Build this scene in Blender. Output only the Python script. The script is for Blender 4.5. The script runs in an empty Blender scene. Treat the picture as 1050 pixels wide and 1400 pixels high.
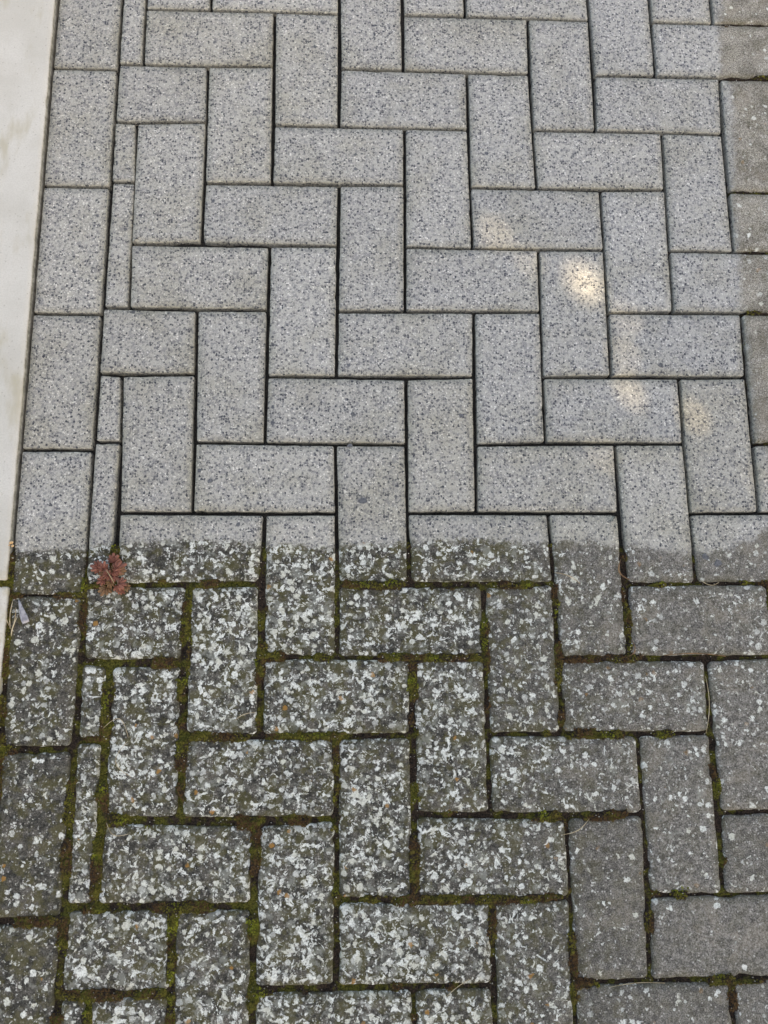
import bpy, math, random
import numpy as np
from mathutils import Matrix, Vector

SC = bpy.context.scene
COL = SC.collection
rad = math.radians

# ------------------------------------------------------------------ camera
cam_data = bpy.data.cameras.new('camera')
cam = bpy.data.objects.new('camera', cam_data)
COL.objects.link(cam)
cam_data.sensor_fit = 'VERTICAL'
cam_data.sensor_height = 36.0
cam_data.lens = 1004.33 / 1400 * 36.0
cam_data.clip_start = 0.02
cam_data.clip_end = 2000
cam_data.dof.use_dof = True
cam_data.dof.focus_distance = 1.03
cam_data.dof.aperture_fstop = 7.0
cam.matrix_world = Matrix((
    (0.99924145, 0.00047167, -0.03893961, 0.02614363),
    (-0.00737254, 0.98413491, -0.17726851, -0.17953287),
    (0.03823822, 0.17742113, 0.98339188, 1.00237545),
    (0, 0, 0, 1)))
SC.camera = cam

# ------------------------------------------------------------------ light
SUN_EL = rad(47)
SUN_DIR = Vector((0.60 * math.cos(SUN_EL), -0.80 * math.cos(SUN_EL), math.sin(SUN_EL)))   # towards the sun
world = bpy.data.worlds.new('World')
SC.world = world
world.use_nodes = True
wn = world.node_tree
wn.nodes.clear()
sky = wn.nodes.new('ShaderNodeTexSky')
sky.sky_type = 'NISHITA'
sky.sun_disc = False
sky.sun_elevation = SUN_EL
sky.sun_rotation = math.atan2(SUN_DIR.x, SUN_DIR.y)
sky.air_density = 1.0
sky.dust_density = 3.0
sky.ozone_density = 1.0
bg = wn.nodes.new('ShaderNodeBackground')
bg.inputs['Strength'].default_value = 0.15
wo = wn.nodes.new('ShaderNodeOutputWorld')
wn.links.new(sky.outputs[0], bg.inputs[0])
wn.links.new(bg.outputs[0], wo.inputs[0])

sun_data = bpy.data.lights.new('sun', 'SUN')
sun_data.energy = 4.0
sun_data.angle = rad(0.53)
sun_data.color = (1.0, 0.90, 0.74)
sun = bpy.data.objects.new('sun', sun_data)
COL.objects.link(sun)
sun.rotation_euler = SUN_DIR.to_track_quat('Z', 'Y').to_euler()
sun.location = SUN_DIR * 20

SC.view_settings.view_transform = 'Standard'
SC.view_settings.look = 'None'
SC.view_settings.exposure = 1.52
SC.view_settings.gamma = 1.0
SC.view_settings.use_curve_mapping = False
SC.view_settings.use_white_balance = True
SC.view_settings.white_balance_temperature = 8950
SC.view_settings.white_balance_tint = 11

random.seed(7)
rng = np.random.default_rng(7)

# ------------------------------------------------------------------ helpers
def tag(o, label=None, cat=None, group=None, kind=None):
    if label: o['label'] = label
    if cat: o['category'] = cat
    if group: o['group'] = group
    if kind: o['kind'] = kind
    return o

def mesh_obj(name, verts, faces, mat, parent=None, smooth=True, loc=(0, 0, 0)):
    me = bpy.data.meshes.new(name)
    me.from_pydata([tuple(v) for v in verts], [], [tuple(f) for f in faces])
    me.update()
    if smooth:
        me.polygons.foreach_set('use_smooth', [True] * len(me.polygons))
    me.materials.append(mat)
    o = bpy.data.objects.new(name, me)
    o.location = loc
    COL.objects.link(o)
    if parent: o.parent = parent
    return o

def empty(name, loc):
    o = bpy.data.objects.new(name, None)
    o.location = loc
    o.empty_display_size = 0.02
    COL.objects.link(o)
    return o

class VNoise:
    """smooth value noise on a plane, 0..1"""
    def __init__(self, seed):
        self.t = np.random.default_rng(seed).random((257, 257))
    def __call__(self, x, y, scale):
        x = np.asarray(x, float) * scale + 113.3
        y = np.asarray(y, float) * scale + 71.7
        xi = np.floor(x).astype(int); yi = np.floor(y).astype(int)
        fx = x - xi; fy = y - yi
        fx = fx * fx * (3 - 2 * fx); fy = fy * fy * (3 - 2 * fy)
        t = self.t
        a = t[xi % 256, yi % 256]; b = t[(xi + 1) % 256, yi % 256]
        c = t[xi % 256, (yi + 1) % 256]; d = t[(xi + 1) % 256, (yi + 1) % 256]
        return (a * (1 - fx) + b * fx) * (1 - fy) + (c * (1 - fx) + d * fx) * fy
N1, N2, N3 = VNoise(1), VNoise(2), VNoise(3)

# where the pressure washing stopped: lower edge y(x) and right edge x(y), metres
YB = [(-0.50, -.050), (-.424, -.051), (-.336, -.049), (-.278, -.041), (-.199, -.036), (-.10, -.043), (-.02, -.048),
      (.101, -.041), (.182, -.037), (.294, -.043), (.346, -.039), (.397, -.048), (.448, -.052), (.50, -.058),
      (.553, -.049), (.585, -.038), (.606, -.02), (.66, -.01)]
XB = [(-.10, .622), (.001, .622), (.09, .616), (.104, .602), (.29, .602), (.31, .603), (.40, .606), (.45, .604),
      (.50, .606), (.69, .622), (.705, .606), (.79, .611), (.90, .628)]
def dirt(x, y):
    x = np.asarray(x, float); y = np.asarray(y, float)
    yb = np.interp(x, *zip(*YB)); xb = np.interp(y, *zip(*XB))
    a = np.clip((yb - y) / .012 + .5, 0, 1); b = np.clip((x - xb) / .012 + .5, 0, 1)
    return np.maximum(a, b)

# ------------------------------------------------------------------ node helpers
class NT:
    def __init__(self, name, group=False):
        if group:
            self.t = bpy.data.node_groups.new(name, 'ShaderNodeTree')
        else:
            self.m = bpy.data.materials.new(name)
            self.m.use_nodes = True
            self.t = self.m.node_tree
            self.t.nodes.clear()
    def n(self, typ, **kw):
        nd = self.t.nodes.new(typ)
        for k, v in kw.items(): setattr(nd, k, v)
        return nd
    def put(self, sock, v):
        if isinstance(v, bpy.types.NodeSocket): self.t.links.new(v, sock)
        elif isinstance(v, (tuple, list)):
            sock.default_value = (*v, 1.0) if len(v) == 3 and len(sock.default_value) == 4 else v
        else: sock.default_value = v
    def math(self, op, a, b=0.0, clamp=False):
        nd = self.n('ShaderNodeMath', operation=op, use_clamp=clamp)
        self.put(nd.inputs[0], a); self.put(nd.inputs[1], b)
        return nd.outputs[0]
    def add(self, a, b): return self.math('ADD', a, b)
    def sub(self, a, b): return self.math('SUBTRACT', a, b)
    def mul(self, a, b): return self.math('MULTIPLY', a, b)
    def mx(self, a, b): return self.math('MAXIMUM', a, b)
    def step(self, v, lo, hi, o0=0.0, o1=1.0, smooth=True):
        nd = self.n('ShaderNodeMapRange', interpolation_type='SMOOTHSTEP' if smooth else 'LINEAR')
        for s, x in zip(nd.inputs[:5], (v, lo, hi, o0, o1)): self.put(s, x)
        return nd.outputs[0]
    def mix(self, f, a, b, blend='MIX'):
        nd = self.n('ShaderNodeMix', data_type='RGBA', blend_type=blend)
        self.put(nd.inputs[0], f); self.put(nd.inputs[6], a); self.put(nd.inputs[7], b)
        return nd.outputs[2]
    def noise(self, vec, scale, detail=2.0, rough=.5, dist=0.0, out=0):
        nd = self.n('ShaderNodeTexNoise')
        self.put(nd.inputs['Vector'], vec)
        nd.inputs['Scale'].default_value = scale; nd.inputs['Detail'].default_value = detail
        nd.inputs['Roughness'].default_value = rough; nd.inputs['Distortion'].default_value = dist
        return nd.outputs[out]
    def vor(self, vec, scale, feature='F1', rnd=1.0):
        nd = self.n('ShaderNodeTexVoronoi', feature=feature)
        self.put(nd.inputs['Vector'], vec)
        nd.inputs['Scale'].default_value = scale; nd.inputs['Randomness'].default_value = rnd
        return nd.outputs['Distance'], nd.outputs['Color']
    def rgb(self, c):
        nd = self.n('ShaderNodeSeparateColor'); self.put(nd.inputs[0], c)
        return nd.outputs
    def xyz(self, v):
        nd = self.n('ShaderNodeSeparateXYZ'); self.put(nd.inputs[0], v)
        return nd.outputs
    def vadd(self, a, b):
        nd = self.n('ShaderNodeVectorMath', operation='ADD'); self.put(nd.inputs[0], a); self.put(nd.inputs[1], b)
        return nd.outputs[0]
    def vscale(self, a, s):
        nd = self.n('ShaderNodeVectorMath', operation='SCALE'); self.put(nd.inputs[0], a); self.put(nd.inputs['Scale'], s)
        return nd.outputs[0]
    def warp(self, vec, scale, amp, detail=2.0):
        c = self.noise(vec, scale, detail, out=1)
        nd = self.n('ShaderNodeVectorMath', operation='SUBTRACT')
        self.put(nd.inputs[0], c); nd.inputs[1].default_value = (.5, .5, .5)
        return self.vadd(vec, self.vscale(nd.outputs[0], amp))
    def curve(self, v, pts, x0, x1, y0, y1):
        t = self.step(v, x0, x1, smooth=False)
        nd = self.n('ShaderNodeFloatCurve')
        self.put(nd.inputs['Value'], t)
        c = nd.mapping.curves[0]
        P = [((px - x0) / (x1 - x0), (py - y0) / (y1 - y0)) for px, py in pts]
        P = [(min(1, max(0, a)), min(1, max(0, b))) for a, b in P]
        c.points[0].location = P[0]; c.points[-1].location = P[-1]
        for p in P[1:-1]: c.points.new(*p)
        for p in c.points: p.handle_type = 'VECTOR'
        nd.mapping.update()
        return self.add(self.mul(nd.outputs[0], y1 - y0), y0)
    def finish(self, color, rough=.9, height=None, dist=.001, strength=1.0, spec=.3, extra=None):
        b = self.n('ShaderNodeBsdfPrincipled')
        self.put(b.inputs['Base Color'], color); self.put(b.inputs['Roughness'], rough)
        b.inputs['Specular IOR Level'].default_value = spec
        if height is not None:
            bp = self.n('ShaderNodeBump')
            bp.inputs['Strength'].default_value = strength; bp.inputs['Distance'].default_value = dist
            self.put(bp.inputs['Height'], height)
            self.t.links.new(bp.outputs[0], b.inputs['Normal'])
        if extra: extra(b)
        o = self.n('ShaderNodeOutputMaterial')
        self.t.links.new(b.outputs[0], o.inputs[0])
        return self.m

def dirt_nodes(T):
    pos = T.n('ShaderNodeNewGeometry').outputs['Position']
    p = T.xyz(pos)
    n1 = T.sub(T.noise(pos, 55, 3, .6), .5)
    n2 = T.sub(T.noise(pos, 260, 2, .6), .5)
    wob = T.add(T.mul(n1, .022), T.mul(n2, .022))
    yb = T.curve(p[0], YB, -.5, .66, -.10, 0.0)
    xb = T.curve(p[1], XB, -.10, .90, .58, .66)
    a = T.step(T.add(T.sub(yb, p[1]), wob), -.0055, .0055)
    b = T.step(T.add(T.sub(p[0], xb), wob), -.009, .009)
    return T.mx(a, b), pos, p

# ------------------------------------------------------------------ materials
def mat_paver():
    T = NT('concrete_paver')
    m, pos, p = dirt_nodes(T)
    tc = T.n('ShaderNodeTexCoord').outputs['Object']
    oi = T.n('ShaderNodeObjectInfo')
    vec = T.vadd(tc, T.vscale(oi.outputs['Color'], 7.3))
    oc = T.rgb(oi.outputs['Color'])           # r lichen, g tone, b warm
    edge = T.n('ShaderNodeAttribute', attribute_name='edge').outputs['Fac']
    # ---- washed face: exposed fine aggregate
    w = T.warp(vec, 520, .0042, 2)
    d1, c1 = T.vor(w, 295)
    r1 = T.rgb(c1)
    d2, c2 = T.vor(T.vadd(w, (3.1, 1.7, .4)), 390)
    r2 = T.rgb(c2)
    patch = T.noise(vec, 30, 3, .6)
    fine = T.noise(vec, 900, 2, .6)
    cem = T.mix(T.step(fine, .3, .7), (.33, .328, .31), (.51, .505, .478))
    cem = T.mix(T.step(r2[1], .45, .95), cem, (.25, .254, .262))
    dark_p = T.add(.38, T.mul(T.sub(patch, .5), .62))
    dk = T.mul(T.math('LESS_THAN', r1[0], dark_p), T.step(d1, .62, .40))
    clean = T.mix(T.mul(dk, T.step(r1[1], 0, 1, .45, 1.0)), cem, (.055, .061, .080))
    wt = T.mul(T.math('GREATER_THAN', r2[0], .90), T.step(d2, .55, .35))
    clean = T.mix(T.mul(wt, .75), clean, (.80, .79, .76))
    d3, c3 = T.vor(T.vadd(w, (9.1, 4.2, .7)), 75)
    r3 = T.rgb(c3)
    big = T.mul(T.math('LESS_THAN', r3[0], .018), T.step(d3, .26, .20))
    clean = T.mix(T.mul(big, .85), clean, (.085, .095, .118))
    film = T.step(T.noise(vec, 14, 3, .6), .42, .72)
    clean = T.mix(T.mul(film, .50), clean, T.mix(1.0, clean, (.80, .78, .68), 'MULTIPLY'))
    clean = T.mix(T.mul(edge, .55), clean, T.mix(1.0, clean, (.55, .55, .47), 'MULTIPLY'))
    tone = T.step(oc[1], 0, 1, .90, 1.08, smooth=False)
    cc = T.n('ShaderNodeCombineColor')
    T.put(cc.inputs[0], T.mul(tone, T.step(oc[2], 0, 1, .98, 1.02, smooth=False))); T.put(cc.inputs[1], tone)
    T.put(cc.inputs[2], T.mul(tone, T.step(oc[2], 0, 1, 1.025, .93, smooth=False)))
    clean = T.mix(1.0, clean, cc.outputs[0], 'MULTIPLY')
    # ---- unwashed face: black-brown crust, algae and lichen
    east = T.step(p[0], .10, .50)
    north = T.step(p[1], -.06, .05)
    bn = T.step(T.noise(vec, 120, 3, .65), .35, .65)
    basea = T.mix(bn, (.032, .032, .028), (.098, .094, .083))
    baseb = T.mix(bn, (.13, .125, .114), (.232, .222, .202))
    base = T.mix(T.mul(east, T.step(oc[1], 0, 1, .65, 1.0)), basea, baseb)
    fg0 = T.noise(T.vadd(vec, (7.1, 1.1, .2)), 420, 3, .75)
    base = T.mix(north, base, T.mix(T.mul(T.add(T.step(patch, .35, .65), T.step(fg0, .32, .68)), .5), (.12, .112, .095), (.37, .355, .315)))
    fg = T.noise(T.vadd(vec, (1.1, 4.1, .2)), 560, 2, .75)
    base = T.mix(1.0, base, T.mix(T.step(fg, .30, .70), (.38, .38, .37), (1.62, 1.62, 1.62)), 'MULTIPLY')
    d5, c5 = T.vor(T.vadd(vec, (6.1, 2.7, .4)), 360)
    r5 = T.rgb(c5)
    gr = T.mul(T.math('GREATER_THAN', r5[0], .80), T.step(d5, .55, .25))
    base = T.mix(T.mul(gr, .72), base, T.mix(T.step(r5[1], .4, .9), (.30, .285, .255), (.56, .55, .52)))
    tan = T.step(T.noise(T.vadd(vec, (2.1, .3, 5.2)), 26, 4, .65), .50, .68)
    base = T.mix(T.mul(tan, T.step(east, 0, 1, .25, .55)), base, T.mix(T.step(fg, .3, .7), (.155, .138, .11), (.33, .30, .25)))
    olive = T.mul(T.step(T.noise(vec, 44, 4, .7), .45, .60), T.step(east, 0, 1, .55, .15))
    base = T.mix(olive, base, (.090, .082, .026))
    dens = T.add(T.add(T.step(p[0], .08, .46, .76, .34), T.add(T.mul(T.sub(T.noise(vec, 15, 2, .5), .5), .8), T.mul(T.sub(T.noise(vec, 52, 2, .5), .5), .8))),
                 T.mul(T.sub(oc[0], .5), .75))
    dens = T.add(dens, T.mul(edge, T.mul(east, .12)))
    dens = T.mul(dens, T.step(north, 0, 1, 1.0, .30))
    wl = T.warp(T.warp(vec, 130, .0070, 2), 420, .0056, 3)
    def spots(scale, off, prob, size0, size1, soft):
        d, c = T.vor(T.vadd(wl, off), scale)
        r = T.rgb(c)
        has = T.math('LESS_THAN', r[0], T.mul(dens, prob))
        size = T.step(r[1], 0, 1, size0, size1, smooth=False)
        return T.mul(T.mul(has, T.step(r[2], .05, .55, .45, 1.0)), T.step(T.sub(size, d), -soft, soft)), r[2]
    rag = T.noise(T.vadd(vec, (4.4, .6, 2.7)), 92, 4, .66, .6)
    thr = T.sub(.688, T.mul(dens, .150))
    sA = T.mul(T.step(rag, T.sub(thr, .012), T.add(thr, .028)), T.step(dens, .05, .35))
    sB, vB = spots(98, (5.3, 2.2, .5), .80, .22, .44, .06)
    sC, vC = spots(230, (1.3, 7.7, .9), .50, .22, .46, .09)
    lich = T.mx(T.mx(sA, sB), T.mul(sC, .85))
    crust = T.mul(T.step(T.noise(wl, 75, 3, .65), T.sub(.66, T.mul(dens, .20)), T.sub(.80, T.mul(dens, .20))), .50)
    lnoise = T.noise(vec, 420, 3, .7)
    lcol = T.mix(T.step(lnoise, .3, .7), (.47, .50, .46), (.80, .825, .78))
    lcol = T.mix(T.mul(T.step(vB, .55, .9), .5), lcol, (.44, .43, .33))
    dirty = T.mix(crust, base, (.29, .305, .27))
    dirty = T.mix(T.mul(lich, T.step(lnoise, .28, .50, .45, .97)), dirty, lcol)
    d4, c4 = T.vor(T.vadd(wl, (2.2, 3.3, 1.9)), 95)
    r4 = T.rgb(c4)
    orange = T.mul(T.math('LESS_THAN', r4[0], .022), T.step(d4, .34, .24))
    dirty = T.mix(T.mul(orange, T.step(east, 0, 1, .8, .3)), dirty, (.33, .17, .045))
    dirty = T.mix(T.mul(T.mul(edge, T.step(T.noise(vec, 60, 2, .6), .4, .6)), .5), dirty, (.055, .052, .022))
    hc = T.add(T.mul(T.noise(vec, 900, 2, .6), .3), T.mul(T.noise(vec, 300, 2, .6), .6))
    hd = T.add(T.mul(T.noise(vec, 330, 3, .7), 1.0), T.mul(T.noise(vec, 90, 2, .5), 1.0))
    out = []
    for col, h, rg in ((clean, hc, .85), (dirty, hd, .93)):
        b = T.n('ShaderNodeBsdfPrincipled')
        T.put(b.inputs['Base Color'], col)
        b.inputs['Roughness'].default_value = rg
        b.inputs['Specular IOR Level'].default_value = .25
        bp = T.n('ShaderNodeBump')
        bp.inputs['Strength'].default_value = .8; bp.inputs['Distance'].default_value = .001
        T.put(bp.inputs['Height'], h)
        T.t.links.new(bp.outputs[0], b.inputs['Normal'])
        out.append(b)
    ms = T.n('ShaderNodeMixShader')
    T.put(ms.inputs[0], m)
    T.t.links.new(out[0].outputs[0], ms.inputs[1]); T.t.links.new(out[1].outputs[0], ms.inputs[2])
    o = T.n('ShaderNodeOutputMaterial')
    T.t.links.new(ms.outputs[0], o.inputs[0])
    return T.m

def mat_joint():
    T = NT('joint_sand_and_moss')
    m, pos, p = dirt_nodes(T)
    n = T.noise(pos, 45, 3, .6)
    soil = T.mix(T.step(T.noise(pos, 500, 2, .7), .35, .65), (.012, .010, .009), (.050, .036, .026))
    moss = T.mix(T.step(T.noise(pos, 420, 3, .7), .35, .65), (.026, .027, .007), (.115, .110, .024))
    lo = T.step(p[0], -.1, .4, .50, .56)
    dirty = T.mix(T.step(n, T.sub(lo, .06), T.add(lo, .06)), soil, moss)
    cl = T.mix(T.step(T.noise(pos, 600, 2, .7), .35, .65), (.016, .016, .015), (.05, .049, .046))
    return T.finish(T.mix(m, cl, dirty), .95, T.noise(pos, 500, 3, .7), .002, .9, .1)

def mat_simple(name, c0, c1, scale, rough=.9, dist=.0008, spec=.2, island=False, trans=0.0):
    T = NT(name)
    tc = T.n('ShaderNodeTexCoord').outputs['Object']
    f = T.step(T.noise(tc, scale, 3, .6), .35, .65)
    if island:
        f = T.math('MULTIPLY_ADD', T.n('ShaderNodeNewGeometry').outputs['Random Per Island'], .7)
        f.node.inputs[2].default_value = 0.0
        f2 = T.step(T.noise(tc, scale, 3, .6), .35, .65)
        f = T.add(f, T.mul(f2, .3))
    return T.finish(T.mix(f, c0, c1), rough, T.noise(tc, scale * 3, 2, .6), dist, .6, spec)

def mat_moss():
    T = NT('moss_fronds')
    g = T.n('ShaderNodeNewGeometry')
    r = g.outputs['Random Per Island']
    pos = g.outputs['Position']
    n = T.noise(pos, 28, 2, .6)
    a = T.mix(r, (.032, .031, .008), (.135, .122, .026))
    b = T.mix(r, (.045, .024, .012), (.10, .062, .028))
    c = T.mix(r, (.055, .068, .010), (.19, .205, .026))
    col = T.mix(T.step(n, .44, .54), b, a)
    col = T.mix(T.step(n, .58, .66), col, c)
    return T.finish(col, .9, spec=.1)

def mat_edging():
    T = NT('white_edging_concrete')
    tc = T.n('ShaderNodeTexCoord').outputs['Object']
    pos = T.n('ShaderNodeNewGeometry').outputs['Position']
    p = T.xyz(pos)
    f = T.noise(tc, 9, 4, .6)
    col = T.mix(T.step(f, .35, .65), (.52, .51, .462), (.60, .592, .548))
    st = T.n('ShaderNodeMapping'); T.put(st.inputs[0], tc); st.inputs['Scale'].default_value = (1.0, .35, 1)
    s = T.noise(st.outputs[0], 22, 4, .6)
    col = T.mix(T.mul(T.step(s, .54, .72), .65), col, (.40, .36, .245))
    s2 = T.noise(T.vadd(tc, (4, 2, 1)), 130, 3, .7)
    col = T.mix(T.mul(T.step(s2, .63, .75), .45), col, (.38, .36, .29))
    pore, pc = T.vor(tc, 260)
    prgb = T.rgb(pc)
    col = T.mix(T.mul(T.mul(T.math('LESS_THAN', prgb[0], .10), T.step(pore, .35, .2)), .5), col, (.30, .285, .24))
    col = T.mix(T.mul(T.step(T.noise(tc, 420, 3, .7), .40, .65), .35), col, (.43, .42, .375))
    # darker, uneven tone on the upright face and along the joint line
    g = T.n('ShaderNodeAttribute', attribute_name='edge').outputs['Fac']
    gn = T.noise(pos, 120, 3, .7)
    col = T.mix(T.mul(g, T.step(gn, .3, .65, .55, 1.0)), col, (.16, .155, .13))
    low = T.mul(T.step(p[1], -.02, -.12), T.step(T.noise(pos, 60, 3, .6), .4, .7))
    col = T.mix(T.mul(low, .6), col, (.40, .36, .25))
    return T.finish(col, .8, T.noise(tc, 300, 3, .6), .0006, .5, .3)

M_PAVER, M_JOINT, M_MOSS, M_EDGE = mat_paver(), mat_joint(), mat_moss(), mat_edging()
M_SOIL = mat_simple('bare_soil', (.04, .032, .022), (.09, .072, .05), 12, .95, .01)
M_STRAW = mat_simple('dry_straw', (.26, .20, .12), (.55, .47, .33), 90, .7)
M_BROWN = mat_simple('withered_grass', (.10, .06, .035), (.26, .16, .09), 90, .8)
M_PETAL = mat_simple('pale_petal', (.22, .22, .25), (.40, .40, .43), 160, .6)
M_SEED = mat_simple('tan_seed', (.42, .26, .12), (.72, .52, .32), 300, .5)
M_STEM = mat_simple('pink_stem', (.42, .24, .20), (.62, .42, .36), 200, .6)
M_LEAFRED = mat_simple('red_leaf', (.15, .058, .044), (.33, .135, .095), 160, .55, .0008, .35, island=True)
M_LEAFOLIVE = mat_simple('bronze_leaf', (.17, .085, .042), (.26, .16, .085), 160, .55, .0008, .35, island=True)
M_CHIP = mat_simple('blue_grey_stone', (.085, .092, .102), (.15, .158, .17), 300, .6)
M_BARK = mat_simple('bark', (.06, .045, .035), (.13, .10, .08), 14, .95, .02)
M_CROWN = mat_simple('green_leaves', (.035, .06, .015), (.08, .12, .03), 3, .6, .001, .3, island=True)

# ------------------------------------------------------------------ ground
G = [(-400, -400, -.06), (400, -400, -.06), (400, 400, -.06), (-400, 400, -.06)]
tag(mesh_obj('ground', G, [(0, 1, 2, 3)], M_SOIL, smooth=False), kind='structure')

# ------------------------------------------------------------------ pavers: outlines first
RES = {(-3,0):(3,0),(-2,0):(2,0),(-1,0):(1,-2),(0,0):(0,-1),(1,0):(-2,-1),(2,0):(-5,0),(3,0):(-4,-1),(4,0):(-4,-1),(5,0):(-3,-2),(6,0):(-3,-1),(-2,-1):(2,0),(-1,-1):(-1,-1),(0,-1):(-2,-2),(1,-1):(-2,-2),(2,-1):(-3,-2),(3,-1):(-3,1),(4,-1):(-3,0),(5,-1):(-3,0),(6,-1):(-1,0),(-3,-2):(-4,-2),(-2,-2):(-1,0),(-1,-2):(0,-2),(0,-2):(-1,-2),(1,-2):(-1,-4),(2,-2):(-3,-1),(3,-2):(-3,-1),(4,-2):(-2,1),(5,-2):(-2,0),(6,-2):(-2,1),(-2,-3):(-3,-2),(-1,-3):(-1,-1),(0,-3):(0,-2),(1,-3):(-1,-1),(2,-3):(0,-1),(3,-3):(-1,0),(4,-3):(-1,0),(5,-3):(-2,2),(6,-3):(0,1),(-3,-4):(-3,0),(-2,-4):(0,4),(-1,-4):(0,0),(0,-4):(0,1),(1,-4):(0,1),(2,-4):(1,0),(3,-4):(0,0),(4,-4):(0,1),(5,-4):(-1,1),(6,-4):(-2,0),(-2,-5):(1,1),(-1,-5):(1,3),(0,-5):(2,1),(1,-5):(1,3),(2,-5):(0,1),(3,-5):(2,1),(4,-5):(0,0),(5,-5):(1,2),(6,-5):(0,1),(-3,-6):(-4,-1),(-2,-6):(1,3),(-1,-6):(2,0),(0,-6):(1,0),(1,-6):(2,0),(2,-6):(0,-1),(3,-6):(0,0),(4,-6):(-1,1),(5,-6):(3,1),(6,-6):(-1,-1),(-2,-7):(-1,0),(-1,-7):(0,2),(0,-7):(3,1),(1,-7):(1,1),(2,-7):(1,-1),(3,-7):(-1,-1),(4,-7):(2,-1),(5,-7):(1,1),(6,-7):(3,-1),(-3,-8):(-1,-1),(-1,-8):(0,0),(0,-8):(1,-1),(1,-8):(2,0),(2,-8):(1,1),(3,-8):(1,0),(4,-8):(0,-1),(5,-8):(1,-1),(6,-8):(1,-2),(-2,1):(1,2),(-1,1):(-2,2),(0,1):(1,1),(1,1):(0,1),(2,1):(1,-1),(3,1):(-1,1),(4,1):(1,0),(5,1):(-1,-1),(-3,2):(2,-3),(-2,2):(-2,-1),(-1,2):(1,5),(0,2):(1,2),(1,2):(2,3),(2,2):(2,1),(3,2):(2,-1),(4,2):(-3,1),(5,2):(3,-3),(-2,3):(2,4),(-1,3):(1,2),(0,3):(1,1),(1,3):(0,2),(2,3):(1,2),(3,3):(0,2),(4,3):(2,0),(5,3):(1,0),(-3,4):(3,2),(-2,4):(1,1),(-1,4):(-1,-5),(0,4):(2,-1),(1,4):(3,2),(2,4):(1,1),(3,4):(1,-3),(4,4):(3,-1),(5,4):(5,-1),(-2,5):(-2,-2),(-1,5):(-3,-3),(0,5):(2,2),(1,5):(1,1),(2,5):(-1,-1),(3,5):(1,-1),(4,5):(3,0),(5,5):(1,-2),(-2,6):(1,1),(-1,6):(-1,1),(0,6):(2,1),(1,6):(-2,0),(2,6):(-1,-1),(3,6):(0,0),(4,6):(-2,0),(5,6):(1,-1)}
U = .1
def corner(i, j):
    dx, dy = RES.get((i, j), (0, 0))
    return (i * U + dx * .001, -j * U + dy * .001)

def edge_off(i0, j0, i1, j1):
    """mean measured drift of the joint that runs from one lattice point to the other"""
    pts = []
    for k in range(max(abs(i1 - i0), abs(j1 - j0)) + 1):
        a = i0 + (k if i1 > i0 else 0); b = j0 + (k if j1 > j0 else 0)
        if (a, b) in RES: pts.append(RES[(a, b)])
    if not pts: return 0, 0
    return sum(q[0] for q in pts) / len(pts) * .001, sum(q[1] for q in pts) / len(pts) * .001

CUT_X = -.3365
quads = []          # each: ([bl, br, tr, tl] outline on the joint centre lines)
def lattice_brick(i0, j0, i1, j1):
    if i1 * U < CUT_X + .012: return
    def pt(i, j):
        x, y = corner(i, j)
        return [x, y]
    q = [pt(i0, j1), pt(i1, j1), pt(i1, j0), pt(i0, j0)]
    cut = CUT_X + .0 * q[0][1]
    if min(q[0][0], q[3][0]) < cut:
        q[0][0] = cut + random.uniform(-.001, .001); q[3][0] = cut + random.uniform(-.001, .001)
    if q[1][0] - q[0][0] < .016: return
    quads.append(q)
for j in range(-13, 11):
    s = (1 - j) % 4
    for k in range(-3, 5):
        i = s + 4 * k
        if i <= 13: lattice_brick(i, j, i + 2, j + 1)
        if i + 2 <= 14: lattice_brick(i + 2, j, i + 3, j + 2)
# stretcher course along the edging
ys = [1.292, 1.092, .892, .690, .4915, .290, .0885, -.112, -.310, -.515, -.717, -.919, -1.12]
for a, b in zip(ys[:-1], ys[1:]):
    lx = lambda y: -.4365 + max(0, -y - .05) * .020
    quads.append([[lx(b), b], [CUT_X - .001, b], [CUT_X - .001, a], [lx(a), a]])

def half_joint(x, y):
    d = float(dirt(x, y))
    if x < -.33 and -.17 < y < -.06: return .0014
    west = float(np.clip((.35 - x) / .5, 0, 1))
    return .0023 * (1 - d) + d * (.0025 + .0015 * west * (y < 0))

def inset_quad(q, d):
    """move every side of a quad inwards; d is one distance per corner"""
    out = []
    n = len(q)
    for k in range(n):
        p = Vector(q[k]); a = Vector(q[k - 1]); b = Vector(q[(k + 1) % n])
        e0 = (p - a).normalized(); e1 = (b - p).normalized()
        n0 = Vector((-e0.y, e0.x)); n1 = Vector((-e1.y, e1.x))
        out.append(p + (n0 + n1) * d[k])
    return out

def outline(q, r, nx):
    """rounded outline: list of (point, outward normal), fixed number of samples"""
    pts = []
    n = len(q)
    for k in range(n):
        p = q[k]; a = q[k - 1]; b = q[(k + 1) % n]
        e0 = (p - a).normalized(); e1 = (b - p).normalized()
        n0 = Vector((e0.y, -e0.x)); n1 = Vector((e1.y, -e1.x))
        c = p - (n0 + n1) * r[k]
        for t in (0, .33, .67, 1):
            nn = (n0 * (1 - t) + n1 * t).normalized()
            pts.append((c + nn * r[k], nn))
        p0 = c + n1 * r[k]; b2 = q[(k + 2) % n]
        e2 = (b2 - b).normalized(); n2 = Vector((e2.y, -e2.x))
        p1 = b - (n1 + n2) * r[(k + 1) % n] + n1 * r[(k + 1) % n]
        for t in range(1, nx[k]):
            pts.append((p0.lerp(p1, t / nx[k]), n1))
    return pts

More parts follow.
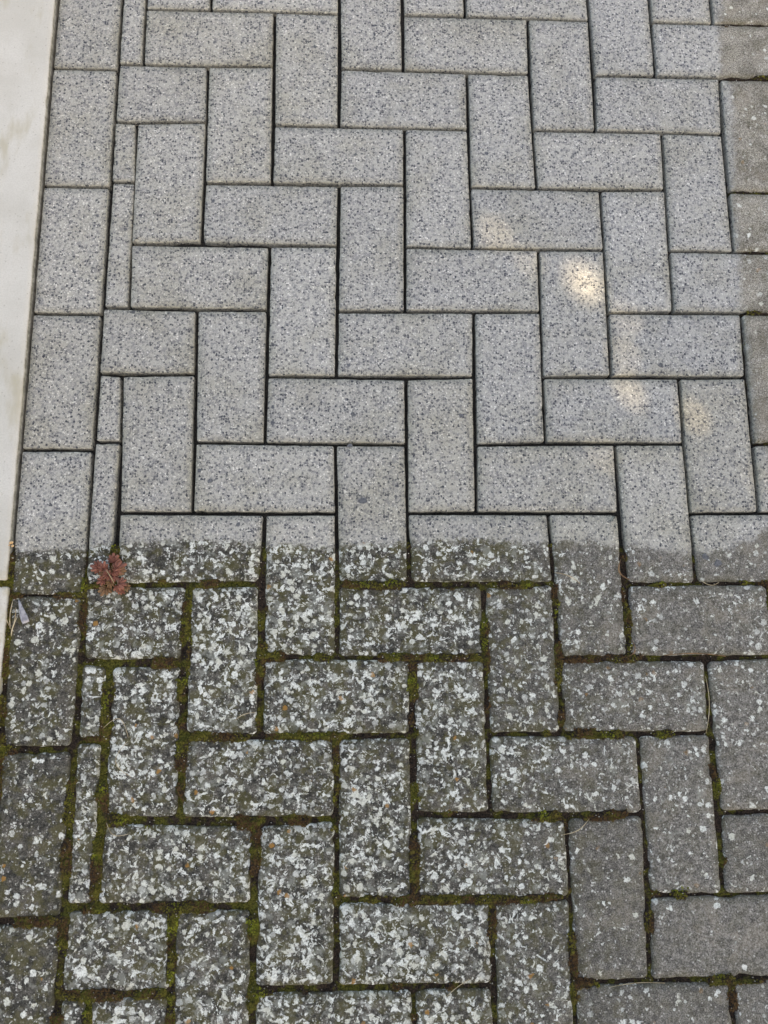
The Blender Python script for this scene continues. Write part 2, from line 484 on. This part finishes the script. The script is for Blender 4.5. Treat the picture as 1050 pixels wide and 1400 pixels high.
def rounded_block(q, depth, mat, name, parent=None, chips=True, top=0.0, edgeband=.008, soft=None):
    q = [Vector(v) for v in q]
    cx = sum(v.x for v in q) / 4; cy = sum(v.y for v in q) / 4
    L = [(q[(k + 1) % 4] - q[k]).length for k in range(4)]
    nx = [max(2, int(l / .0075)) if l < 1 else int(l / .012) for l in L]
    dq = [float(dirt(v.x, v.y)) for v in q] if soft is None else [soft] * 4
    rr = [.0022 + .0042 * d for d in dq]
    rr = [min(r, min(L) * .2) for r in rr]
    base = outline(q, rr, nx)
    n = len(base)
    P = np.array([[p.x, p.y] for p, _ in base]); NN = np.array([[v.x, v.y] for _, v in base])
    D = dirt(P[:, 0], P[:, 1]) if soft is None else np.full(n, soft)
    s = random.random() * 3
    dis = ((N1(P[:, 0] + s, P[:, 1], 60) - .5) * (.0007 + .0009 * D)
           + (N2(P[:, 0] + s, P[:, 1], 190) - .5) * (.0007 + .0010 * D))
    if chips:
        c = N3(P[:, 0] + s, P[:, 1], 75)
        dis -= np.clip(c - .86, 0, 1) * 10 * (.0012 + .0012 * D)
    ch = .0017 + .0012 * D
    zz = (N2(P[:, 0], P[:, 1] + s, 120) - .5) * .0012 * D
    maxin = min(min(L) * .22, edgeband + .006)
    rings = [(0, -depth, 1.0), (0, None, 1.0), (.30, None, 1.0), (1.0, None, .75), (None, 0, 0.0)]
    verts = []; edge = []
    for ri, (a, z, e) in enumerate(rings):
        if ri == 0: ins = np.zeros(n); h = np.full(n, -depth)
        elif ri == 1: ins = np.zeros(n); h = -ch * 1.1
        elif ri == 2: ins = ch * .30; h = -ch * .42
        elif ri == 3: ins = ch; h = -ch * .06 + zz
        else: ins = np.full(n, min(maxin, edgeband + .004)); h = np.zeros(n)
        k = 1.0 if ri < 4 else .2
        pp = P + NN * (dis * k - ins)[:, None]
        if ri == 4:
            # keep the inner ring convex near the corners
            qi = inset_quad(q, [min(maxin, edgeband + .004)] * 4)
            pp = np.array([[p.x, p.y] for p, _ in outline(qi, [.0012] * 4, nx)])
        for t in range(n):
            verts.append((pp[t, 0] - cx, pp[t, 1] - cy, h[t])); edge.append(e)
    faces = []
    for r in range(len(rings) - 1):
        for t in range(n):
            u = (t + 1) % n
            faces.append((r * n + t, r * n + u, (r + 1) * n + u, (r + 1) * n + t))
    faces.append(tuple(range((len(rings) - 1) * n, len(rings) * n)))
    o = mesh_obj(name, verts, faces, mat, parent, True, (cx, cy, top))
    at = o.data.attributes.new('edge', 'FLOAT', 'POINT')
    at.data.foreach_set('value', edge)
    return o

# ------------------------------------------------------------------ joint fill and pavement
insets = [[half_joint(*v) for v in q] for q in quads]
outl = [inset_quad(q, d) for q, d in zip(quads, insets)]
X0, X1, Y0, Y1, STEP = -.447, 1.42, -1.02, 1.22, .0025
gx = np.arange(X0, X1 + 1e-6, STEP); gy = np.arange(Y0, Y1 + 1e-6, STEP)
GX, GY = np.meshgrid(gx, gy, indexing='ij')
SD = np.full(GX.shape, .05)
for q in outl:
    xs = [v.x for v in q]; ysq = [v.y for v in q]
    a0 = max(0, int((min(xs) - .04 - X0) / STEP)); a1 = min(len(gx), int((max(xs) + .04 - X0) / STEP) + 2)
    b0 = max(0, int((min(ysq) - .04 - Y0) / STEP)); b1 = min(len(gy), int((max(ysq) + .04 - Y0) / STEP) + 2)
    if a1 <= a0 or b1 <= b0: continue
    sx = GX[a0:a1, b0:b1]; sy = GY[a0:a1, b0:b1]
    d = np.full(sx.shape, -1.0)
    for k in range(4):
        p, p2 = q[k], q[(k + 1) % 4]
        e = (p2 - p).normalized()
        d = np.maximum(d, (sx - p.x) * e.y - (sy - p.y) * e.x)
    SD[a0:a1, b0:b1] = np.minimum(SD[a0:a1, b0:b1], d)
DI = dirt(GX, GY)
mossy = N1(GX, GY, 24) * .6 + N2(GX, GY, 60) * .4
mossy = np.clip((mossy - (.47 + .10 * np.clip((GX + .05) / .5, 0, 1))) / .10, 0, 1)
SP = np.clip(SD, -.006, .008)
H = (-.0145 + .008 * N1(GX, GY, 45) - .002 * N2(GX, GY, 200)) * (1 - DI) + DI * (
    -.0042 + mossy * (.0046 + .35 * np.clip(SP, 0, .006)) + .0034 * (N2(GX, GY, 160) - .4) + .0022 * (N3(GX, GY, 320) - .5))
H += np.where(SD < -.002, (SD + .002) * 1.2, 0)
keep = SD > -.007
fk = keep[:-1, :-1] & keep[1:, :-1] & keep[1:, 1:] & keep[:-1, 1:]
idx = -np.ones(GX.shape, int)
used = np.zeros(GX.shape, bool)
for a in (fk,):
    used[:-1, :-1] |= a; used[1:, :-1] |= a; used[1:, 1:] |= a; used[:-1, 1:] |= a
idx[used] = np.arange(used.sum())
fi = np.argwhere(fk)
faces = np.stack([idx[fi[:, 0], fi[:, 1]], idx[fi[:, 0] + 1, fi[:, 1]], idx[fi[:, 0] + 1, fi[:, 1] + 1], idx[fi[:, 0], fi[:, 1] + 1]], 1)
pave = mesh_obj('pavement', np.stack([GX[used], GY[used], H[used]], 1).tolist(), faces.tolist(), M_JOINT)
tag(pave, kind='structure')

for q in outl:
    cx = sum(v.x for v in q) / 4; cy = sum(v.y for v in q) / 4
    o = rounded_block(q, .045, M_PAVER, 'paver', pave)
    d = float(dirt(cx, cy))
    o.location.z = random.uniform(-.0005, .0005) + d * random.uniform(-.0009, .0009)
    o.rotation_euler = (random.gauss(0, .0012 + .003 * d), random.gauss(0, .0012 + .003 * d), 0)
    lich = random.uniform(.40, .62)
    if cx < -.34: lich -= .42 + (.22 if -.5 < cy < -.31 else 0)
    if cx > .35 and cy < -.45: lich -= .25
    if cy > .1: warm = np.clip(.66 - (cx + .4) * .55, .2, .8)
    else: warm = .6
    tone = np.clip(.5 + random.gauss(0, .16) + (.0 if cx > -.2 else -.22), 0, 1)
    o.color = (lich, float(tone), float(np.clip(warm + random.gauss(0, .06), 0, 1)), 1)

# ------------------------------------------------------------------ white edging stones
def edging(y0, y1, xr, label, top):
    q = [(-.80, y0), (xr[0], y0), (xr[1], y1), (-.80, y1)]
    o = rounded_block(q, .10, M_EDGE, 'edging_stone', None, True, top, .004, soft=.35)
    # upright face takes the darker tone, the top stays pale
    me = o.data
    vals = [1.0 if v.co.z < -.0016 else (.35 if v.co.z < -.0004 else 0.0) for v in me.vertices]
    me.attributes['edge'].data.foreach_set('value', vals)
    tag(o, label, 'edging stone')
edging(-.0925, 1.35, (-.4375, -.4390), 'long white stained edging stone beside the washed clean pavers', .006)
edging(-1.15, -.1005, (-.4430, -.4345), 'white edging stone beside the lichen covered pavers, below the mossy gap', .006)

# ------------------------------------------------------------------ moss fronds in the joints
cand = np.argwhere((SD > -.0075 * np.clip(N3(GX, GY, 70) * 1.6 - .5, 0, 1) - .001) & (DI > .5) & (mossy > .25))
pv, pf = [], []
def frond(x, y, z, r):
    c = len(pv)
    k = random.choice((4, 5, 5, 6)); a0 = random.random() * 6.28
    pv.append((x, y, z + r * .55))
    for t in range(k):
        a = a0 + t * 6.283 / k + random.uniform(-.3, .3)
        rr = r * random.uniform(.7, 1.25); w = r * .34
        tip = (x + math.cos(a) * rr, y + math.sin(a) * rr, z + random.uniform(.0, .5) * r)
        m1 = (x + math.cos(a) * rr * .45 - math.sin(a) * w, y + math.sin(a) * rr * .45 + math.cos(a) * w, z + r * .55)
        m2 = (x + math.cos(a) * rr * .45 + math.sin(a) * w, y + math.sin(a) * rr * .45 - math.cos(a) * w, z + r * .5)
        b = len(pv); pv.extend((m1, tip, m2))
        pf.append((c, b + 2, b + 1, b))
for a, b in cand:
    for rep in range(2):
        if random.random() > .10 + .70 * mossy[a, b]: continue
        x = GX[a, b] + random.uniform(-.5, .5) * STEP; y = GY[a, b] + random.uniform(-.5, .5) * STEP
        if not (-.50 < x < .80 and -.78 < y < .9): continue
        on = max(H[a, b], -.002 if SD[a, b] < 0 else -1)
        frond(x, y, on - .0004, random.uniform(.0009, .0019) * (1.5 if random.random() < .12 else 1))
tag(mesh_obj('moss', pv, pf, M_MOSS, smooth=False), 'green and brown moss filling the joints of the unwashed pavers', 'moss', kind='stuff')

# ------------------------------------------------------------------ loose grit caught in the moss
gv, gf = [], []
spots_ = np.argwhere((SD > -.002) & (DI > .5))
for a, b in spots_[rng.choice(len(spots_), 2600, replace=False)]:
    x = GX[a, b] + random.uniform(-.5, .5) * STEP; y = GY[a, b] + random.uniform(-.5, .5) * STEP
    if not (-.50 < x < .80 and -.78 < y < .9): continue
    r = random.uniform(.0005, .0011); z = max(H[a, b], -.0015 if SD[a, b] < 0 else -1) + r * .8; k = len(gv)
    gv.extend([(x + r, y, z), (x, y + r * .8, z), (x - r, y, z + r * .2), (x, y - r, z), (x + r * .2, y, z + r), (x, y, z - r)])
    gf.extend([(k + t, k + (t + 1) % 4, k + 4) for t in range(4)] + [(k + (t + 1) % 4, k + t, k + 5) for t in range(4)])
M_GRIT = mat_simple('loose_grit', (.10, .08, .055), (.55, .52, .46), 50, .9, island=True)
tag(mesh_obj('grit', gv, gf, M_GRIT, smooth=False), 'loose pale grit caught in the moss of the joints', 'grit', kind='stuff')

# ------------------------------------------------------------------ stone chips proud of the paver faces
def chip(x, y, r, parent):
    k = 7; a0 = random.random() * 6
    ring = []
    for s, z in ((1.0, -.0006), (.9, .0005)):
        for t in range(k):
            a = a0 + t * 6.283 / k
            rr = r * s * (1 + .28 * math.sin(t * 2.3 + a0))
            ring.append((x + math.cos(a) * rr, y + math.sin(a) * rr * .85, z))
    f = [(t, (t + 1) % k, k + (t + 1) % k, k + t) for t in range(k)] + [tuple(range(k, 2 * k))]
    px, py, pz = parent.location
    mesh_obj('stone_chip', [(v[0] - px, v[1] - py, v[2]) for v in ring], f, M_CHIP, parent, False)
pavers = [o for o in pave.children]
def paver_at(x, y):
    return min(pavers, key=lambda o: max(abs(o.location.x - x) / o.dimensions.x, abs(o.location.y - y) / o.dimensions.y) if o.dimensions.x else 9)
bpy.context.view_layer.update()
for x, y, r in ((.036, .017, .0062), (.023, .142, .0045), (.177, .141, .004), (.514, -.063, .0058), (.531, -.072, .0062), (.472, .219, .0045),
                (.018, .096, .004), (-.175, .045, .004), (-.19, .06, .0035)):
    chip(x, y, r, paver_at(x, y))

# ------------------------------------------------------------------ tubes
def tube(pts, radii, seg=5):
    v, f = [], []
    n = len(pts)
    for i, p in enumerate(pts):
        p = Vector(p)
        d = (Vector(pts[min(n - 1, i + 1)]) - Vector(pts[max(0, i - 1)])).normalized()
        s = d.cross(Vector((0, 0, 1)))
        if s.length < 1e-3: s = Vector((1, 0, 0))
        s.normalize(); u = s.cross(d)
        for k in range(seg):
            a = k * 6.2832 / seg
            v.append(p + (s * math.cos(a) + u * math.sin(a)) * radii[i])
    for i in range(n - 1):
        for k in range(seg):
            k2 = (k + 1) % seg
            f.append((i * seg + k, i * seg + k2, (i + 1) * seg + k2, (i + 1) * seg + k))
    f.append(tuple(range(seg - 1, -1, -1))); f.append(tuple(range((n - 1) * seg, n * seg)))
    return v, f

def curve_pts(p0, p1, bow, lift, n=9):
    p0 = Vector(p0); p1 = Vector(p1); d = p1 - p0; s = Vector((-d.y, d.x, 0))
    return [p0 + d * t + s * bow * math.sin(t * 3.1416) + Vector((0, 0, lift * math.sin(t * 3.1416))) for t in [k / (n - 1) for k in range(n)]]

# ------------------------------------------------------------------ the red-leaved seedling
PX, PY = -.300, -.086
weed = empty('red_leaved_weed', (PX, PY, 0))
tag(weed, 'small red-leaved weed rooted in the joint at the edge of the clean paving', 'plant')
def lobed_leaf(cx, cy, cz, ang, size, mat, tilt):
    """a divided leaf: five rounded leaflets, each notched, fanned out from its base"""
    v, f = [], []
    R = Matrix.Rotation(ang, 3, 'Z') @ Matrix.Rotation(tilt, 3, 'Y')
    for la, ls in ((-1.6, .55), (-1.1, .75), (-.55, .92), (0, 1.0), (.55, .92), (1.1, .75), (1.6, .55)):
        L = size * ls * random.uniform(.88, 1.1); W = L * .22
        prof = ((0.0, .10), (.25, .55), (.45, .95), (.52, .72), (.68, 1.05), (.76, .70), (.90, .75), (1.0, .28))
        ca, sa = math.cos(la), math.sin(la)
        b = len(v)
        zoff = random.uniform(0, .0012)
        for t, w in prof:
            for sgn in (-1, 0, 1):
                x = L * t; y = sgn * W * w; z = (.0016 if sgn == 0 else 0) + L * .30 * math.sin(t * 2.4) * .5 + zoff + (-.0006 if sgn else 0)
                q = R @ Vector((x * ca - y * sa, x * sa + y * ca, z))
                v.append((cx + q.x, cy + q.y, cz + q.z))
        for t in range(len(prof) - 1):
            for c in (0, 1):
                f.append((b + t * 3 + c, b + (t + 1) * 3 + c, b + (t + 1) * 3 + c + 1, b + t * 3 + c + 1))
    o = mesh_obj('leaf', v, f, mat, weed, False)
    sm = o.modifiers.new('thick', 'SOLIDIFY'); sm.thickness = .0005
    return o
LEAVES = [  # leaf centre, direction (deg), length, bronze?
    (.002, .026, 85, .017, 0), (-.022, .011, 160, .015, 0), (-.012, .013, 120, .014, 0), (.015, .011, 30, .018, 0), (.004, .010, 75, .012, 1),
    (-.013, .002, 185, .017, 1), (.008, -.004, -20, .014, 0), (.020, -.013, -10, .016, 0), (.012, -.019, -60, .015, 0),
    (-.020, .016, 140, .011, 0), (-.004, .005, 100, .012, 0), (.018, .005, 5, .012, 1), (.016, -.022, -40, .012, 0), (.006, .021, 60, .012, 0), (-.006, -.004, 230, .012, 0), (.010, .003, -5, .011, 0),
    (-.009, -.024, -110, .018, 1), (-.014, -.009, 215, .013, 0), (.001, -.014, -80, .012, 1), (.026, -.018, -25, .011, 1)]
LEAVES = [(x - math.cos(rad(a)) * s * .45, y - math.sin(rad(a)) * s * .45, a, s, br) for x, y, a, s, br in LEAVES]
for k, (x, y, a, s, br) in enumerate(LEAVES):
    z = .004 + .003 * (k % 4)
    sv, sf = tube(curve_pts((.002, -.003, -.004), (x, y, z), .12, .003, 6), [.0006] * 6, 4)
    mesh_obj('stem', sv, sf, M_STEM, weed)
    lobed_leaf(x, y, z, rad(a), s * .80, M_LEAFOLIVE if br else M_LEAFRED, random.uniform(-.5, .15))
sv, sf = tube(curve_pts((-.004, .006, .017), (.006, -.011, .013), .05, .002, 7), [.0004, .0007, .0008, .0008, .0007, .0006, .0004], 5)
mesh_obj('flower_stalk', sv, sf, M_STRAW, weed)

# ------------------------------------------------------------------ litter lying on the paving
def blade(name, pts, r0, r1, mat, label, cat, group=None):
    n = len(pts)
    rr = [r0 + (r1 - r0) * abs(2 * k / (n - 1) - 1) for k in range(n)]
    v, f = tube(pts, rr, 5)
    o = mesh_obj(name, v, f, mat)
    tag(o, label, cat, group)
    return o
blade('dry_straw', curve_pts((.300, -.084, .002), (.335, -.099, .001), .08, .003), .0007, .0004, M_STRAW, 'short pale dry straw pointing at the mossy joint right of centre', 'straw')
blade('dry_straw', curve_pts((.294, -.424, .001), (.330, -.405, .0015), -.10, .003), .0007, .0003, M_STRAW, 'pale bent dry straw at the top corner of an upright paver in lower right half', 'straw')
blade('dry_straw', curve_pts((.140, -.610, .001), (.168, -.592, .001), .06, .002), .0005, .0003, M_STRAW, 'thin dry straw lying by the mossy joint near the bottom centre', 'straw')
blade('dry_straw', curve_pts((.345, -.605, .001), (.415, -.602, .001), .05, .002), .0005, .0003, M_STRAW, 'long thin dry straw lying along the joint at the bottom right', 'straw')
blade('dry_straw', curve_pts((.500, -.225, .001), (.494, -.300, .001), .06, .001), .0005, .0003, M_STRAW, 'long dry straw lying down the upright joint at the right', 'straw')
blade('dry_straw', curve_pts((.605, .185, -.001), (.603, .128, -.001), .03, .001), .0005, .0003, M_STRAW, 'thin dry straw stuck upright in the joint by the clean paving right side', 'straw')
blade('dry_straw', curve_pts((.505, -.096, .001), (.530, -.098, .001), -.22, .003), .0005, .0003, M_STRAW, 'small curled straw below the two blue-grey stone chips', 'straw')
blade('dry_straw', curve_pts((-.132, -.276, .001), (-.105, -.266, .002), .10, .003), .0005, .0003, M_STRAW, 'thin straw at the corner of a heavily lichened paver left of centre', 'straw')
blade('withered_grass', curve_pts((.394, -.066, .001), (.404, -.094, .001), -.35, .004), .0012, .0006, M_BROWN, 'curled brown withered grass in the joint under a half-washed paver', 'grass blade')
blade('withered_grass', curve_pts((.402, -.176, .001), (.392, -.20, .001), .3, .003), .0008, .0004, M_BROWN, 'brown withered grass where two joints meet at the right', 'grass blade')
blade('withered_grass', curve_pts((.445, -.197, .001), (.53, -.199, .001), .04, .002), .0007, .0004, M_BROWN, 'long brown withered grass lying along a level joint at the right', 'grass blade')
blade('dry_root', curve_pts((-.302, -.285, .002), (-.268, -.296, .002), .55, .006, 13), .0005, .0003, M_STRAW, 'curly pale root arched over the moss at the left', 'root')
blade('dry_root', curve_pts((-.268, -.300, .002), (-.262, -.345, .001), -.35, .006, 13), .0005, .0003, M_STRAW, 'thin pale root hanging off the moss onto the paver at the left', 'root')
blade('dry_root', curve_pts((-.290, -.400, .001), (-.262, -.414, .001), -.25, .003, 9), .0005, .0003, M_STRAW, 'short pale curved root in the mossy joint at the lower left', 'root')

stalk = empty('dry_stalk', (-.430, -.140, 0))
tag(stalk, 'tuft of dry straw-coloured stalks in moss beside the second edging stone', 'dry grass')
for p0, p1, b in (((.002, -.030, -.004), (.003, .022, .006), .06), ((-.004, -.026, -.004), (.008, .012, .007), -.1),
                  ((.004, -.020, -.004), (-.006, .010, .005), .1), ((.000, -.034, -.004), (.010, .000, .005), .05)):
    v, f = tube(curve_pts(p0, p1, b, .002, 7), [.0007, .0008, .0008, .0007, .0006, .0005, .0003], 5)
    mesh_obj('stalk', v, f, M_STRAW, stalk)

# folded pale petal
v, f = [], []
for t in range(9):
    u = t / 8
    w = .0055 * u ** .9 * (1 - .25 * max(0, u - .8) / .2) + .0006
    c = Vector((-.4215 + .013 * u, -.118 - .030 * u))
    for s in (-1, -.5, 0, .5, 1):
        v.append((c.x + s * w * .9, c.y + s * w * .35, .0015 + .0025 * abs(s) * u + .003 * math.sin(u * 2.6) * (1 - abs(s) * .6)))
for t in range(8):
    for k in range(4):
        f.append((t * 5 + k, t * 5 + k + 1, t * 5 + k + 6, t * 5 + k + 5))
o = mesh_obj('petal', v, f, M_PETAL)
o.modifiers.new('thick', 'SOLIDIFY').thickness = .0004
tag(o, 'pale lilac folded petal lying on the left paver beside dry stalks', 'petal')

for x, y, r, lab in ((-.4365, -.041, .0024, 'largest tan seed, topmost of the three beside the long edging stone'),
                     (-.4395, -.045, .0018, 'small tan seed closest to the long edging stone, left of the other two'),
                     (-.4345, -.0455, .0018, 'small tan seed closest to the pavers, right of the other two')):
    v, f = [], []
    for a in range(5):
        th = 3.1416 * a / 4
        for b in range(7):
            ph = 6.2832 * b / 7
            v.append((r * math.sin(th) * math.cos(ph), r * 1.3 * math.sin(th) * math.sin(ph), r * math.cos(th)))
    for a in range(4):
        for b in range(7):
            f.append((a * 7 + b, (a + 1) * 7 + b, (a + 1) * 7 + (b + 1) % 7, a * 7 + (b + 1) % 7))
    o = mesh_obj('seed', v, f, M_SEED, loc=(x, y, .004))
    o.rotation_euler = (0, 0, random.random() * 3)
    tag(o, lab, 'seed', 'tan seeds beside the edging stone')

# ------------------------------------------------------------------ the tree that shades the place (stands behind the photographer)
DIST = 5.0
u_ax = SUN_DIR.cross(Vector((0, 0, 1))).normalized()
v_ax = u_ax.cross(SUN_DIR).normalized() * -1
mid = Vector((.12, .05, 0))
cc = mid + SUN_DIR * DIST
tree = empty('shade_tree', (cc.x + .55, cc.y - .75, -.06))
tag(tree, 'leafy broad-crowned tree whose crown shades the whole paving', 'tree')
base = Vector(tree.location)
def tr(v): return [Vector(p) - base for p in v]
top = cc + Vector((.15, -.2, -.2))
tv, tf = tube(tr([base, base + Vector((.02, .03, 1.0)), base + Vector((-.05, .08, 2.0)), base.lerp(top, .78), top, top + Vector((-.1, .1, .9))]),
              [.17, .13, .115, .095, .06, .02], 10)
mesh_obj('trunk', tv, tf, M_BARK, tree)
HOLES = [(x, y, r) for x, y, r in ((.239,.424,.0085),(.288,.380,.006),(.368,.348,.0165),(.424,.290,.005),(.418,.238,.006),(.424,.176,.0085),(.514,.141,.0075),(.376,.086,.004),(.598,.046,.003))]  # crown gaps laid out so that sun spots land on these points
hol = []
for x, y, r in HOLES:
    d = Vector((x, y, 0)) - mid
    hol.append((d.dot(u_ax), d.dot(v_ax), r))
def clear_of_gaps(pts):
    for p, q in zip(pts[:-1], pts[1:]):
        for t in (0, .2, .4, .6, .8, 1):
            d = p.lerp(q, t) - mid
            if any(math.hypot(d.dot(u_ax) - hu, d.dot(v_ax) - hv) < .09 for hu, hv, hr in hol): return False
    return True
for a in range(9):
    for attempt in range(60):
        ang = a * 6.2832 / 9 + random.uniform(-.35, .35)
        p0 = base.lerp(top, random.uniform(.72, 1.0))
        p1 = cc + u_ax * math.cos(ang) * 1.6 + v_ax * math.sin(ang) * 1.4 + SUN_DIR * random.uniform(-.3, .5)
        path = curve_pts(p0, p1, random.uniform(-.1, .1), .12, 8)
        if clear_of_gaps(path):
            lv, lf = tube(tr(path), [.05, .042, .035, .03, .024, .018, .012, .006], 7)
            mesh_obj('limb', lv, lf, M_BARK, tree)
            break
LR = .040
cv, cf = [], []
def add_leaf(c, size):
    n = (SUN_DIR + Vector((random.gauss(0, .35), random.gauss(0, .35), random.gauss(0, .35)))).normalized()
    a = n.cross(Vector((random.random() - .5, random.random() - .5, random.random() - .5))).normalized(); b = n.cross(a)
    k = len(cv)
    for t, w in ((-1, 0), (-.55, .78), (.15, .92), (.68, .5), (1, 0), (.68, -.5), (.15, -.92), (-.55, -.78)):
        p = c + a * t * size + b * w * size + n * (abs(w) * .12 * size) - base
        cv.append(p)
    cf.append(tuple(range(k, k + 8)))
sp = .036
for layer in range(3):
    for iu in range(-58, 59):
        for iv in range(-50, 51):
            pu = (iu + random.uniform(-.5, .5) + .5 * layer) * sp; pvv = (iv + random.uniform(-.5, .5) + .5 * layer) * sp
            if (pu / 2.05) ** 2 + (pvv / 1.75) ** 2 > 1 + random.gauss(0, .08): continue
            depth = random.gauss(0, .28)
            near = any(math.hypot(pu - hu, pvv - hv) < .13 for hu, hv, hr in hol)
            for twig in range(4 if near else 1):          # smaller leaves packed round each gap to shape its sun spot
                size = LR * random.uniform(.85, 1.15) * (.5 if near else 1)
                qu = pu + (random.uniform(-.03, .03) if near else 0); qv = pvv + (random.uniform(-.03, .03) if near else 0)
                for turn in range(5):
                    for hu, hv, hr in hol:
                        dx, dy = qu - hu, qv - hv
                        dd = math.hypot(dx, dy) + 1e-6
                        if dd < hr + size * .93:
                            s = (hr + size * .93) / dd
                            qu, qv = hu + dx * s, hv + dy * s
                if any(math.hypot(qu - hu, qv - hv) < hr + size * .90 for hu, hv, hr in hol): continue
                add_leaf(cc + u_ax * qu + v_ax * qv + SUN_DIR * depth, size)
mesh_obj('crown', cv, cf, M_CROWN, tree, False)
